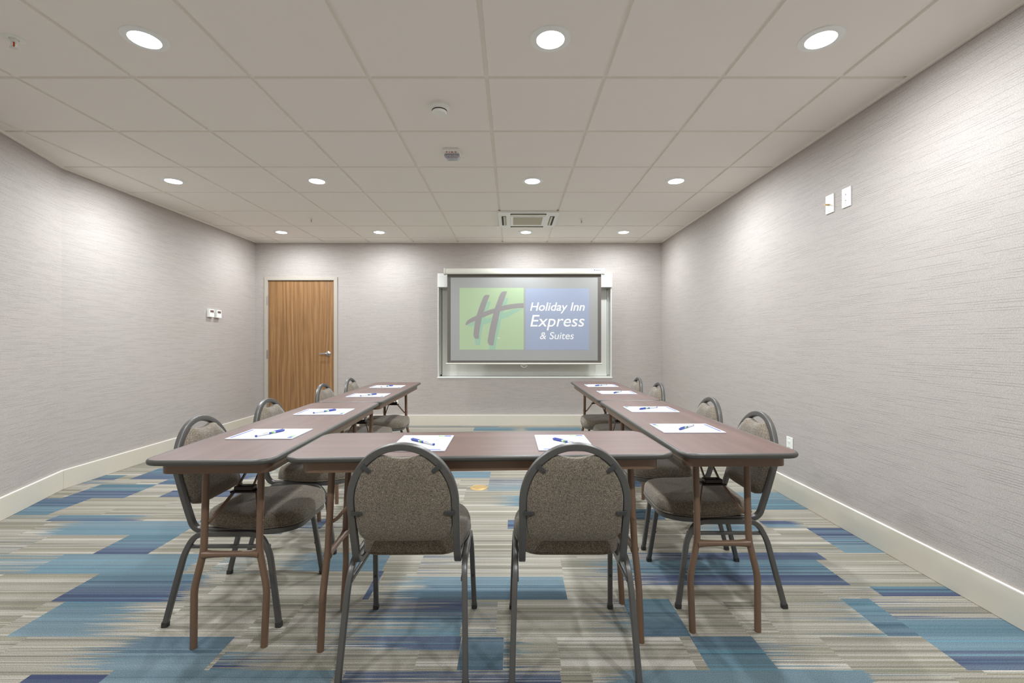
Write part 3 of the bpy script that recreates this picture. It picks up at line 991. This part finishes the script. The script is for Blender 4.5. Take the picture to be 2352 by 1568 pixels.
# ------------------------------------------------------------ wall plates
def plate_tf(side, u, z):
    """local x = along wall, local -y = out of the wall"""
    if side == 'right':
        return (XR, u, z), -math.pi / 2
    if side == 'left':
        return (XL, u, z), math.pi / 2
    return (u, YB, z), 0.0
def plate(name, lab, cat, side, u, z, kind, group=None):
    loc, rz = plate_tf(side, u, z)
    t = tag(empty(name, loc, rz), lab, cat, group)
    box('cover_plate', -0.037, 0.037, -0.007, 0.0, -0.06, 0.06, M['white'], t, bevel=0.003)
    if kind == 'coax':
        lathe('connector', [(0, 0), (0.006, 0), (0.006, 0.014), (0.0048, 0.014), (0.0048, 0.03), (0, 0.03)], M['brass'], t, n=16, tf=Matrix.Translation((0, -0.007, -0.004)) @ Matrix.Rotation(math.pi / 2, 4, 'X'))
        sc = 0.045
    else:
        f = box('insert', -0.017, 0.017, -0.0088, -0.006, -0.034, 0.034, M['white'], t, bevel=0.001)
        sc = 0.049
        def slot(*a):
            box('socket_slot', *a, M['dark'], f)
        for zz in (-0.018, 0.018):
            if kind == 'outlet':
                slot(-0.008, -0.0055, -0.0093, -0.0086, zz - 0.002, zz + 0.006)
                slot(0.0055, 0.008, -0.0093, -0.0086, zz - 0.002, zz + 0.005)
                slot(-0.002, 0.002, -0.0093, -0.0086, zz - 0.010, zz - 0.006)
            else:
                slot(-0.003, 0.003, -0.0093, -0.0086, zz - 0.003, zz + 0.003)
    for zz in (-sc, sc):
        lathe('screw', [(0, 0), (0.0028, 0), (0.0025, 0.0012), (0, 0.0014)], M['metal'], t, n=12, tf=Matrix.Translation((0, -0.007, zz)) @ Matrix.Rotation(math.pi / 2, 4, 'X'))
plate('cable_plate', 'white wall plate with a protruding brass cable connector high on the right wall', 'wall plate', 'right', 2.965, 2.043, 'coax')
plate('data_plate', 'white wall plate with two small jacks high on the right wall', 'wall plate', 'right', 2.817, 2.040, 'data')
plate('power_outlet', 'white power outlet low on the right wall behind the nearest right chair', 'outlet', 'right', 3.393, 0.392, 'outlet')
plate('power_outlet', 'white power outlet low on the back wall behind the far left table legs', 'outlet', 'back', -1.60, 0.362, 'outlet')

def thermostat(y, z, lab):
    loc, rz = plate_tf('left', y, z)
    t = tag(empty('thermostat', loc, rz), lab, 'thermostat', 'thermostats on the left wall')
    box('body', -0.0425, 0.0425, -0.03, 0.0, -0.046, 0.046, M['white'], t, bevel=0.003)
    f = box('front_cover', -0.0415, 0.0415, -0.0335, -0.0305, -0.045, 0.045, M['trim_white'], t, bevel=0.001)
    box('display', -0.032, 0.030, -0.0342, -0.0334, 0.008, 0.034, M['lcd'], f)
    box('button_pad', -0.033, 0.005, -0.0340, -0.0334, -0.038, -0.002, M['white'], f)
    box('button', 0.010, 0.017, -0.0345, -0.0334, -0.002, 0.003, M['dark'], f)
thermostat(5.350, 1.487, 'small white wall thermostat on the left wall, the one farther from the door')
thermostat(5.482, 1.484, 'small white wall thermostat on the left wall, the one nearer to the door')

fb_ = tag(empty('floor_box', (-0.262, 3.635, 0.0)), 'round brass floor outlet cover set in the carpet between the tables', 'floor outlet')
lathe('cover', [(0, 0.0045), (0.050, 0.0045), (0.052, 0.003), (0.056, 0.003), (0.060, 0.005), (0.068, 0.002), (0.069, 0.0)], M['brass'], fb_, n=48)
lathe('flip_lid', [(0, 0.006), (0.036, 0.006), (0.037, 0.004)], M['brass'], fb_, n=32)

# ------------------------------------------------------------ folding tables
ZT, BAND, AP = 0.745, 0.019, 0.042
def rr(hx, hy, r, n=8):
    return [tuple(p)[:2] for p in fillet([(-hx, -hy, 0), (hx, -hy, 0), (hx, hy, 0), (-hx, hy, 0)], r, closed=True, n=n)]
def make_table(L, Wd, legs=(1, 1), lg=0.15):
    """long axis along local x, origin on the floor under the centre"""
    t = empty('folding_table')
    hx, hy = L / 2, Wd / 2
    R = 0.062
    tp = prism('tabletop', rr(hx - 0.008, hy - 0.008, R), ZT - BAND + 0.001, ZT, M['top'], t)
    bm = bmesh.new()
    path = [Vector((a, b, ZT - BAND / 2)) for a, b in rr(hx - 0.008, hy - 0.008, R)]
    prof = [(0.0098, -0.002), (0.0101, 0.001)] + [(0.010 * math.sin(a), 0.001 + 0.008 * math.cos(a)) for a in [math.radians(75 - 150 * k / 6) for k in range(7)]] + [(-0.0101, 0.001), (-0.010, -0.002)]
    prof = [(u, v) for u, v in prof]
    add_sweep(bm, path, prof, closed=True, ref=(0, 0, 1))
    # outward is -v for a counter-clockwise loop: mirror if needed
    e = from_bm('edge_band', bm, M['edge'], tp, smooth=True)
    cx = max(v.co.x for v in e.data.vertices)
    if cx < hx - 0.004:
        for p in range(0):
            pass
        bm = bmesh.new()
        add_sweep(bm, path, [(u, -v) for u, v in prof], closed=True, ref=(0, 0, 1))
        bmesh.ops.recalc_face_normals(bm, faces=bm.faces[:])
        bm.to_mesh(e.data); bm.free()
        for p in e.data.polygons:
            p.use_smooth = True
    # steel apron
    o_ = rr(hx - 0.055, hy - 0.030, 0.045)
    i_ = rr(hx - 0.058, hy - 0.033, 0.042)
    bm = bmesh.new()
    n = len(o_)
    z1, z0 = ZT - BAND + 0.001, ZT - BAND - AP
    V = [[bm.verts.new((p[0], p[1], z)) for p in loop] for loop, z in ((o_, z1), (o_, z0), (i_, z0), (i_, z1))]
    for k in range(n):
        k2 = (k + 1) % n
        for a in range(4):
            A, B = V[a], V[(a + 1) % 4]
            bm.faces.new((A[k], A[k2], B[k2], B[k]))
    ap = from_bm('apron', bm, M['brown'], t, smooth=True)
    ap.data.set_sharp_from_angle(angle=math.radians(50))
    zleg = ZT - BAND - 0.004
    for s, on in zip((-1, 1), legs):
        if not on:
            continue
        X = s * (hx - lg)
        for q in (-1, 1):
            lean = lambda z: X - s * 0.036 * z / zleg
            path = fillet([(lean(zleg), q * 0.104, zleg), (lean(0.36), q * 0.104, 0.36), (lean(0.215), q * 0.136, 0.215), (X, q * 0.131, 0.0)], 0.028, n=6)
            lgo = sweep('leg', path, circle_prof(0.0128, 16), M['brown'], t)
            lathe('rivet', [(0, 0), (0.005, 0), (0.004, 0.003), (0, 0.004)], M['brown'], lgo, n=12, tf=Matrix.Translation((lean(0.47), q * 0.116, 0.47)) @ Matrix.Rotation(-q * math.pi / 2, 4, 'X'))
            sweep('brace', fillet([(lean(0.464), q * 0.090, 0.464), (X - s * 0.045, q * 0.084, 0.475), (X - s * 0.115, q * 0.042, 0.556)], 0.02), rrect_prof(0.013, 0.007, 0.003), M['brown'], t)
            sweep('brace', [(X - s * 0.115, q * 0.030, 0.572), (X - s * 0.30, q * 0.020, zleg)], rrect_prof(0.012, 0.006, 0.0025), M['brown'], t)
        # crossbar flattened where it meets the legs
        pth = [(X - s * 0.0176, -0.106 + 0.212 * k / 10, 0.345) for k in range(11)]
        sc = [1.35, 1.1, 0.98, 0.92, 0.88, 0.86, 0.88, 0.92, 0.98, 1.1, 1.35]
        sweep('crossbar', pth, circle_prof(0.0128, 14), M['brown'], t, scales=sc, ref=(0, 0, 1))
        bm = bmesh.new()
        add_box(bm, X - s * 0.115 - 0.022, X - s * 0.115 + 0.022, -0.052, 0.052, 0.551, 0.560)
        add_box(bm, X - s * 0.115 - 0.018, X - s * 0.115 + 0.018, -0.038, 0.038, 0.560, 0.578)
        from_bm('locking_plate', bm, M['latch'], t, bevel=0.004)
        top_box = box('leg_mount', X - s * 0.036 - 0.014, X - s * 0.036 + 0.014, -0.15, 0.15, zleg - 0.002, zleg + 0.004, M['brown'], t)
    return t

tg = 'folding tables set in a U shape'
t = make_table(1.526, 0.452)
t.location = (-1.092, 2.352, 0); t.rotation_euler = (0, 0, math.pi / 2 + math.radians(1.9))
tag(t, 'brown folding table nearest the camera in the left row, with rounded grey edge', 'table', tg)
TL = t
t2 = copy_tree(t); t2.location = (-1.128, 3.890, 0); t2.rotation_euler = (0, 0, math.pi / 2 + math.radians(0.9))
tag(t2, 'brown folding table at the far end of the left row, toward the back wall', 'table', tg)
t3 = copy_tree(t); t3.location = (0.841, 2.446, 0); t3.rotation_euler = (0, 0, -math.pi / 2 + math.radians(0.9))
tag(t3, 'brown folding table nearest the camera in the right row, with rounded grey edge', 'table', tg)
t4 = copy_tree(t); t4.location = (0.828, 3.978, 0); t4.rotation_euler = (0, 0, -math.pi / 2 + math.radians(0.2))
tag(t4, 'brown folding table at the far end of the right row, toward the back wall', 'table', tg)
t5 = make_table(1.425, 0.452, lg=0.105)
t5.location = (-0.115, 1.875, 0); t5.rotation_euler = (0, 0, math.radians(2.4))
tag(t5, 'brown folding table set crosswise between the two rows, behind the two nearest chairs', 'table', tg)

# ------------------------------------------------------------ stacking chairs
BK = [(0.372, -0.112), (0.40, -0.137), (0.451, -0.160), (0.53, -0.187), (0.611, -0.208), (0.736, -0.227), (0.83, -0.244), (0.9, -0.255)]
def backy(z):
    for (z0, y0), (z1, y1) in zip(BK, BK[1:]):
        if z <= z1:
            return y0 + (y1 - y0) * (z - z0) / (z1 - z0)
    return BK[-1][1]
def make_chair():
    c = empty('stacking_chair')
    A, ZS, AH = 0.177, 0.61, 0.199
    half = []                                  # right half, from seat front centre to arch top
    half += [(0, 0.272, 0.376), (0.135, 0.272, 0.376), (0.188, 0.19, 0.376), (0.177, 0.10, 0.376), (A, -0.06, 0.376), (A, -0.137, 0.378), (A, backy(0.50), 0.50), (A, backy(ZS), ZS)]
    hp = fillet(half, [0, 0.09, 0.06, 0.05, 0.03, 0.065, 0.04, 0], n=7)
    for k in range(1, 19):
        a = math.pi / 2 * k / 18
        z = ZS + AH * math.sin(a)
        hp.append(Vector((A * math.cos(a), backy(z), z)))
    path = hp + [Vector((-p.x, p.y, p.z)) for p in hp[-2:0:-1]]
    sweep('back_frame', path, rrect_prof(0.022, 0.024, 0.0035), M['chair_metal'], c, closed=True, ref=(0, 0, 1))
    # legs: front and rear leg of each side meet under the seat
    for q in (-1, 1):
        for s in (-1, 1):
            yb = 0.148 if s > 0 else -0.118
            pth = fillet([(q * 0.1995, 0.03, 0.371), (q * 0.1995, yb, 0.371), (q * 0.204, yb + s * 0.042, 0.29), (q * 0.213, s * 0.231, 0.008)], [0, 0.055, 0.03, 0], n=7)
            lg = sweep('leg', pth, rrect_prof(0.0195, 0.0215, 0.004), M['chair_metal'], c, ref=(1, 0, 0))
            d = (pth[-1] - pth[-2]).normalized()
            sweep('rubber_foot', [pth[-1] - d * 0.010, pth[-1] - d * 0.002, Vector((pth[-1].x, pth[-1].y, 0.0))], rrect_prof(0.0235, 0.0255, 0.006), M['rubber'], lg, ref=(1, 0, 0))
            pz = pth[-1] - d * 0.15
            if s > 0:
                lathe('bumper', [(0, 0), (0.006, 0), (0.005, 0.004), (0, 0.005)], M['rubber'], lg, n=12, tf=Matrix.Translation((pz.x - q * 0.0, pz.y - 0.0105, pz.z)) @ Matrix.Rotation(math.pi / 2, 4, 'X'))
        sweep('stretcher', [(q * 0.196, -0.148, 0.318), (q * 0.196, 0.186, 0.318)], rrect_prof(0.014, 0.014, 0.003), M['chair_metal'], c, ref=(0, 0, 1))
    for y in (-0.03, 0.13):
        sweep('seat_support', [(-0.192, y, 0.372), (0.192, y, 0.372)], rrect_prof(0.016, 0.012, 0.003), M['chair_metal'], c, ref=(0, 0, 1))
    # seat cushion
    out = fillet([(-0.158, -0.112, 0), (0.158, -0.112, 0), (0.197, 0.02, 0), (0.208, 0.15, 0), (0.155, 0.288, 0), (-0.155, 0.288, 0), (-0.208, 0.15, 0), (-0.197, 0.02, 0)], [0.05, 0.05, 0.07, 0.08, 0.09, 0.09, 0.08, 0.07], closed=True, n=5)
    bm = bmesh.new()
    cy = 0.09
    rings = []
    for sc, z in ((0.92, 0.384), (0.975, 0.387), (0.998, 0.395), (1.005, 0.409), (1.0, 0.424), (0.982, 0.437), (0.95, 0.446), (0.88, 0.452), (0.65, 0.456), (0.35, 0.457)):
        rings.append([bm.verts.new((p.x * sc, cy + (p.y - cy) * sc, z + 0.003 * max(0.0, (z - 0.41) / 0.05) * math.sin(p.x * 41 + p.y * 23))) for p in out])
    n = len(out)
    for a, b in zip(rings, rings[1:]):
        for k in range(n):
            bm.faces.new((a[k], a[(k + 1) % n], b[(k + 1) % n], b[k]))
    bm.faces.new(rings[0][::-1])
    top = bm.verts.new((0, cy, 0.4575))
    for k in range(n):
        bm.faces.new((rings[-1][k], rings[-1][(k + 1) % n], top))
    st = from_bm('seat', bm, M['tweed'], c, smooth=True)
    pp = [Vector((p.x * 1.003, cy + (p.y - cy) * 1.003, 0.393)) for p in out]
    sweep('piping', pp, circle_prof(0.0028, 6), M['tweed'], st, closed=True)
    # back cushion: outline in x,z
    half = [(0.0, 0.768), (0.022, 0.7695), (0.045, 0.774), (0.062, 0.7785), (0.078, 0.777)]
    for k in range(1, 13):
        a = math.radians(64 - 64 * k / 12)
        half.append((0.1645 * math.cos(a) if k > 0 else 0, ZS + 0.185 * math.sin(a)))
    half += [(0.165, 0.57), (0.163, 0.52), (0.158, 0.492), (0.145, 0.474), (0.12, 0.466), (0.06, 0.464), (0.0, 0.464)]
    half = [h for i, h in enumerate(half)]
    outl = half + [(-x, z) for x, z in half[-2:0:-1]]
    bm = bmesh.new()
    cz = 0.625
    rings = []
    for sc, dy in ((0.6, -0.0125), (0.94, -0.012), (0.985, -0.008), (1.0, 0.0), (1.0, 0.012), (0.985, 0.022), (0.94, 0.031), (0.80, 0.038), (0.5, 0.041)):
        ring = []
        for x, z in outl:
            zz = cz + (z - cz) * sc
            xx = x * sc
            ring.append(bm.verts.new((xx, backy(max(zz, 0.44)) + dy, zz)))
        rings.append(ring)
    n = len(outl)
    for a, b in zip(rings, rings[1:]):
        for k in range(n):
            bm.faces.new((a[k], a[(k + 1) % n], b[(k + 1) % n], b[k]))
    for rg, dy in ((rings[0], -0.0125), (rings[-1], 0.042)):
        cv = bm.verts.new((0, backy(cz) + dy, cz))
        for k in range(n):
            bm.faces.new((rg[k], rg[(k + 1) % n], cv))
    from_bm('backrest', bm, M['tweed'], c, smooth=True)
    # four tabs that hold the pad to the tube
    for q in (-1, 1):
        for (x0, z0, x1, z1) in ((0.170, 0.576, 0.137, 0.576), (0.126, 0.742, 0.103, 0.722)):
            d = Vector((x1 - x0, 0, z1 - z0)); Ld = d.length; d.normalize()
            up = Vector((-d.z, 0, d.x))
            sl = (backy(z0 + 0.02) - backy(z0 - 0.02)) / 0.04
            bm = bmesh.new()
            pts = [(-0.004, -0.0078), (Ld - 0.006, -0.0078), (Ld - 0.001, -0.005), (Ld + 0.001, 0), (Ld - 0.001, 0.005), (Ld - 0.006, 0.0078), (-0.004, 0.0078)]
            def tf(a, b, cc):
                p = Vector((x0, 0, z0)) + d * a + up * b
                return Vector((q * p.x, backy(p.z) - 0.0135 - cc, p.z))
            add_prism(bm, pts, -0.001, 0.0016, tf)
            tb = from_bm('mounting_tab', bm, M['bracket'], c, bevel=0.0008, seg=1)
            sp = Vector((x0, 0, z0)) + d * (Ld - 0.008)
            lathe('screw', [(0, 0), (0.004, 0), (0.0034, 0.002), (0.0015, 0.0022), (0.0012, 0.001), (0, 0.001)], M['bracket'], tb, n=12,
                  tf=Matrix.Translation((q * sp.x, backy(sp.z) - 0.0150, sp.z)) @ Matrix.Rotation(math.pi / 2, 4, 'X'))
    return c

R_ = math.radians
chairs = [
    (-0.3725, 1.765, 1.0, 'grey tweed stacking chair seen from behind, left one of the two nearest chairs'),
    (0.213, 1.765, 0.0, 'grey tweed stacking chair seen from behind, right one of the two nearest chairs'),
    (-1.178, 2.080, -90.0, 'grey tweed chair outside the left table row, nearest the camera'),
    (-1.205, 2.715, -89.0, 'grey tweed chair outside the left table row, second from the camera'),
    (-1.270, 3.665, -90.0, 'grey tweed chair outside the left table row, third from the camera'),
    (-1.255, 4.235, -90.0, 'grey tweed chair outside the left table row, farthest from the camera'),
    (0.953, 2.210, 90.0, 'grey tweed chair outside the right table row, nearest the camera'),
    (0.962, 2.768, 90.0, 'grey tweed chair outside the right table row, second from the camera'),
    (0.973, 3.780, 90.0, 'grey tweed chair outside the right table row, third from the camera'),
    (0.943, 4.294, 90.0, 'grey tweed chair outside the right table row, farthest from the camera'),
]
proto = None
for x, y, a, lab in chairs:
    o = make_chair() if proto is None else copy_tree(proto)
    proto = proto or o
    o.location = (x, y, 0)
    o.rotation_euler = (0, 0, R_(a))
    tag(o, lab, 'chair', 'grey tweed stacking chairs around the tables')

# ------------------------------------------------------------ notepads and pens
PT = 0.0045
def make_pad():
    """reader looks along +y"""
    p = empty('notepad')
    bm = bmesh.new()
    nx, ny = 1, 8
    pts = []
    for k, (i, s) in enumerate(((0, 0.0), (1, PT))):
        pass
    add_box(bm, -0.108, 0.108, -0.1395, 0.1395, 0.0, PT)
    from_bm('paper_block', bm, M['paper'], p, bevel=0.0007, seg=1)
    box('footer_stripe', -0.088, 0.090, -0.1300, -0.1200, PT, PT + 0.0003, M['navy'], p)
    lg = box('logo_green', 0.044, 0.072, 0.113, 0.131, PT, PT + 0.0003, M['logo_green'], p)
    box('logo_blue', 0.072, 0.099, 0.113, 0.131, PT, PT + 0.0003, M['navy'], p)
    bm = bmesh.new()
    for xx in (0.054, 0.062):
        add_box(bm, xx, xx + 0.0025, 0.118, 0.128, PT + 0.0003, PT + 0.0005)
    add_box(bm, 0.050, 0.070, 0.1225, 0.1245, PT + 0.0003, PT + 0.0005)
    from_bm('logo_letter', bm, M['paper'], lg)
    return p
def make_pen():
    """tail at x=0, cap end at x=0.148, lying on z=0"""
    p = empty('ballpoint_pen')
    z = 0.0052
    rot = Matrix.Translation((0, 0, z)) @ Matrix.Rotation(math.pi / 2, 4, 'Y')
    lathe('barrel', [(0, 0.004), (0.0038, 0.004), (0.0038, 0.06), (0.0038, 0.100), (0.0038, 0.104), (0, 0.104)], M['pen_white'], p, n=16, tf=rot)
    lathe('end_plug', [(0, 0.0), (0.0040, 0.0), (0.0044, 0.002), (0.0044, 0.006), (0, 0.006)], M['pen_blue'], p, n=16, tf=rot)
    cp = lathe('cap', [(0, 0.100), (0.0050, 0.100), (0.0052, 0.12), (0.0048, 0.144), (0.0035, 0.148), (0, 0.148)], M['pen_blue'], p, n=16, tf=rot)
    box('clip', 0.090, 0.140, -0.0016, 0.0016, z + 0.0050, z + 0.0066, M['pen_blue'], cp, bevel=0.0005)
    lathe('green_band', [(0, 0.078), (0.0046, 0.078), (0.0046, 0.088), (0, 0.088)], M['logo_green'], p, n=16, tf=rot)
    lathe('blue_band', [(0, 0.066), (0.0046, 0.066), (0.0046, 0.078), (0, 0.078)], M['navy'], p, n=16, tf=rot)
    box('printed_line', 0.036, 0.060, -0.0012, 0.0012, z + 0.0041, z + 0.0046, M['grey_ink'], p)
    return p
near = ['nearest the camera', 'second from the camera', 'third from the camera', 'farthest from the camera']
pads = []
for i, (x, y, a) in enumerate([(-1.068, 2.037, -88.8), (-1.090, 2.678, -87.5), (-1.092, 3.50, -88.5), (-1.128, 4.17, -89.5)]):
    pads.append((x, y, a, 'white notepad with blue stripe on the left table row, ' + near[i]))
for i, (x, y, a) in enumerate([(0.822, 2.170, 90.5), (0.836, 2.775, 90.0), (0.838, 3.69, 90.5), (0.826, 4.26, 90.0)]):
    pads.append((x, y, a, 'white notepad with blue stripe on the right table row, ' + near[i]))
pads.append((-0.360, 1.857, 0.3, 'white notepad on the crosswise table, behind the left near chair'))
pads.append((0.207, 1.866, 0.5, 'white notepad on the crosswise table, behind the right near chair'))
proto = None
for x, y, a, lab in pads:
    o = make_pad() if proto is None else copy_tree(proto)
    proto = proto or o
    o.location = (x, y, ZT + 0.0001)
    o.rotation_euler = (0, 0, R_(a))
    tag(o, lab, 'notepad', 'notepads laid at each seat')
pens = []
for i, (a, b) in enumerate([((-1.093, 1.947), (-1.036, 2.09)), ((-1.123, 2.589), (-1.04, 2.715)), ((-1.124, 3.41), (-1.04, 3.528)), ((-1.17, 4.065), (-1.091, 4.207))]):
    pens.append((a, b, 'blue-capped pen on the left row notepad ' + near[i]))
for i, (a, b) in enumerate([((0.863, 2.203), (0.769, 2.11)), ((0.863, 2.80), (0.761, 2.74)), ((0.885, 3.72), (0.798, 3.60)), ((0.880, 4.27), (0.758, 4.19))]):
    pens.append((a, b, 'blue-capped pen on the right row notepad ' + near[i]))
pens.append(((-0.297, 1.79), (-0.415, 1.894), 'white pen with blue cap on the notepad behind the left near chair'))
pens.append(((0.275, 1.785), (0.170, 1.903), 'white pen with blue cap on the notepad behind the right near chair'))
proto = None
for a, b, lab in pens:
    o = make_pen() if proto is None else copy_tree(proto)
    proto = proto or o
    ang = math.atan2(b[1] - a[1], b[0] - a[0])
    # keep the cap end where it lies
    o.location = (b[0] - 0.148 * math.cos(ang), b[1] - 0.148 * math.sin(ang), ZT + 0.0001 + PT)
    o.rotation_euler = (0, 0, ang)
    tag(o, lab, 'pen', 'pens lying on the notepads')
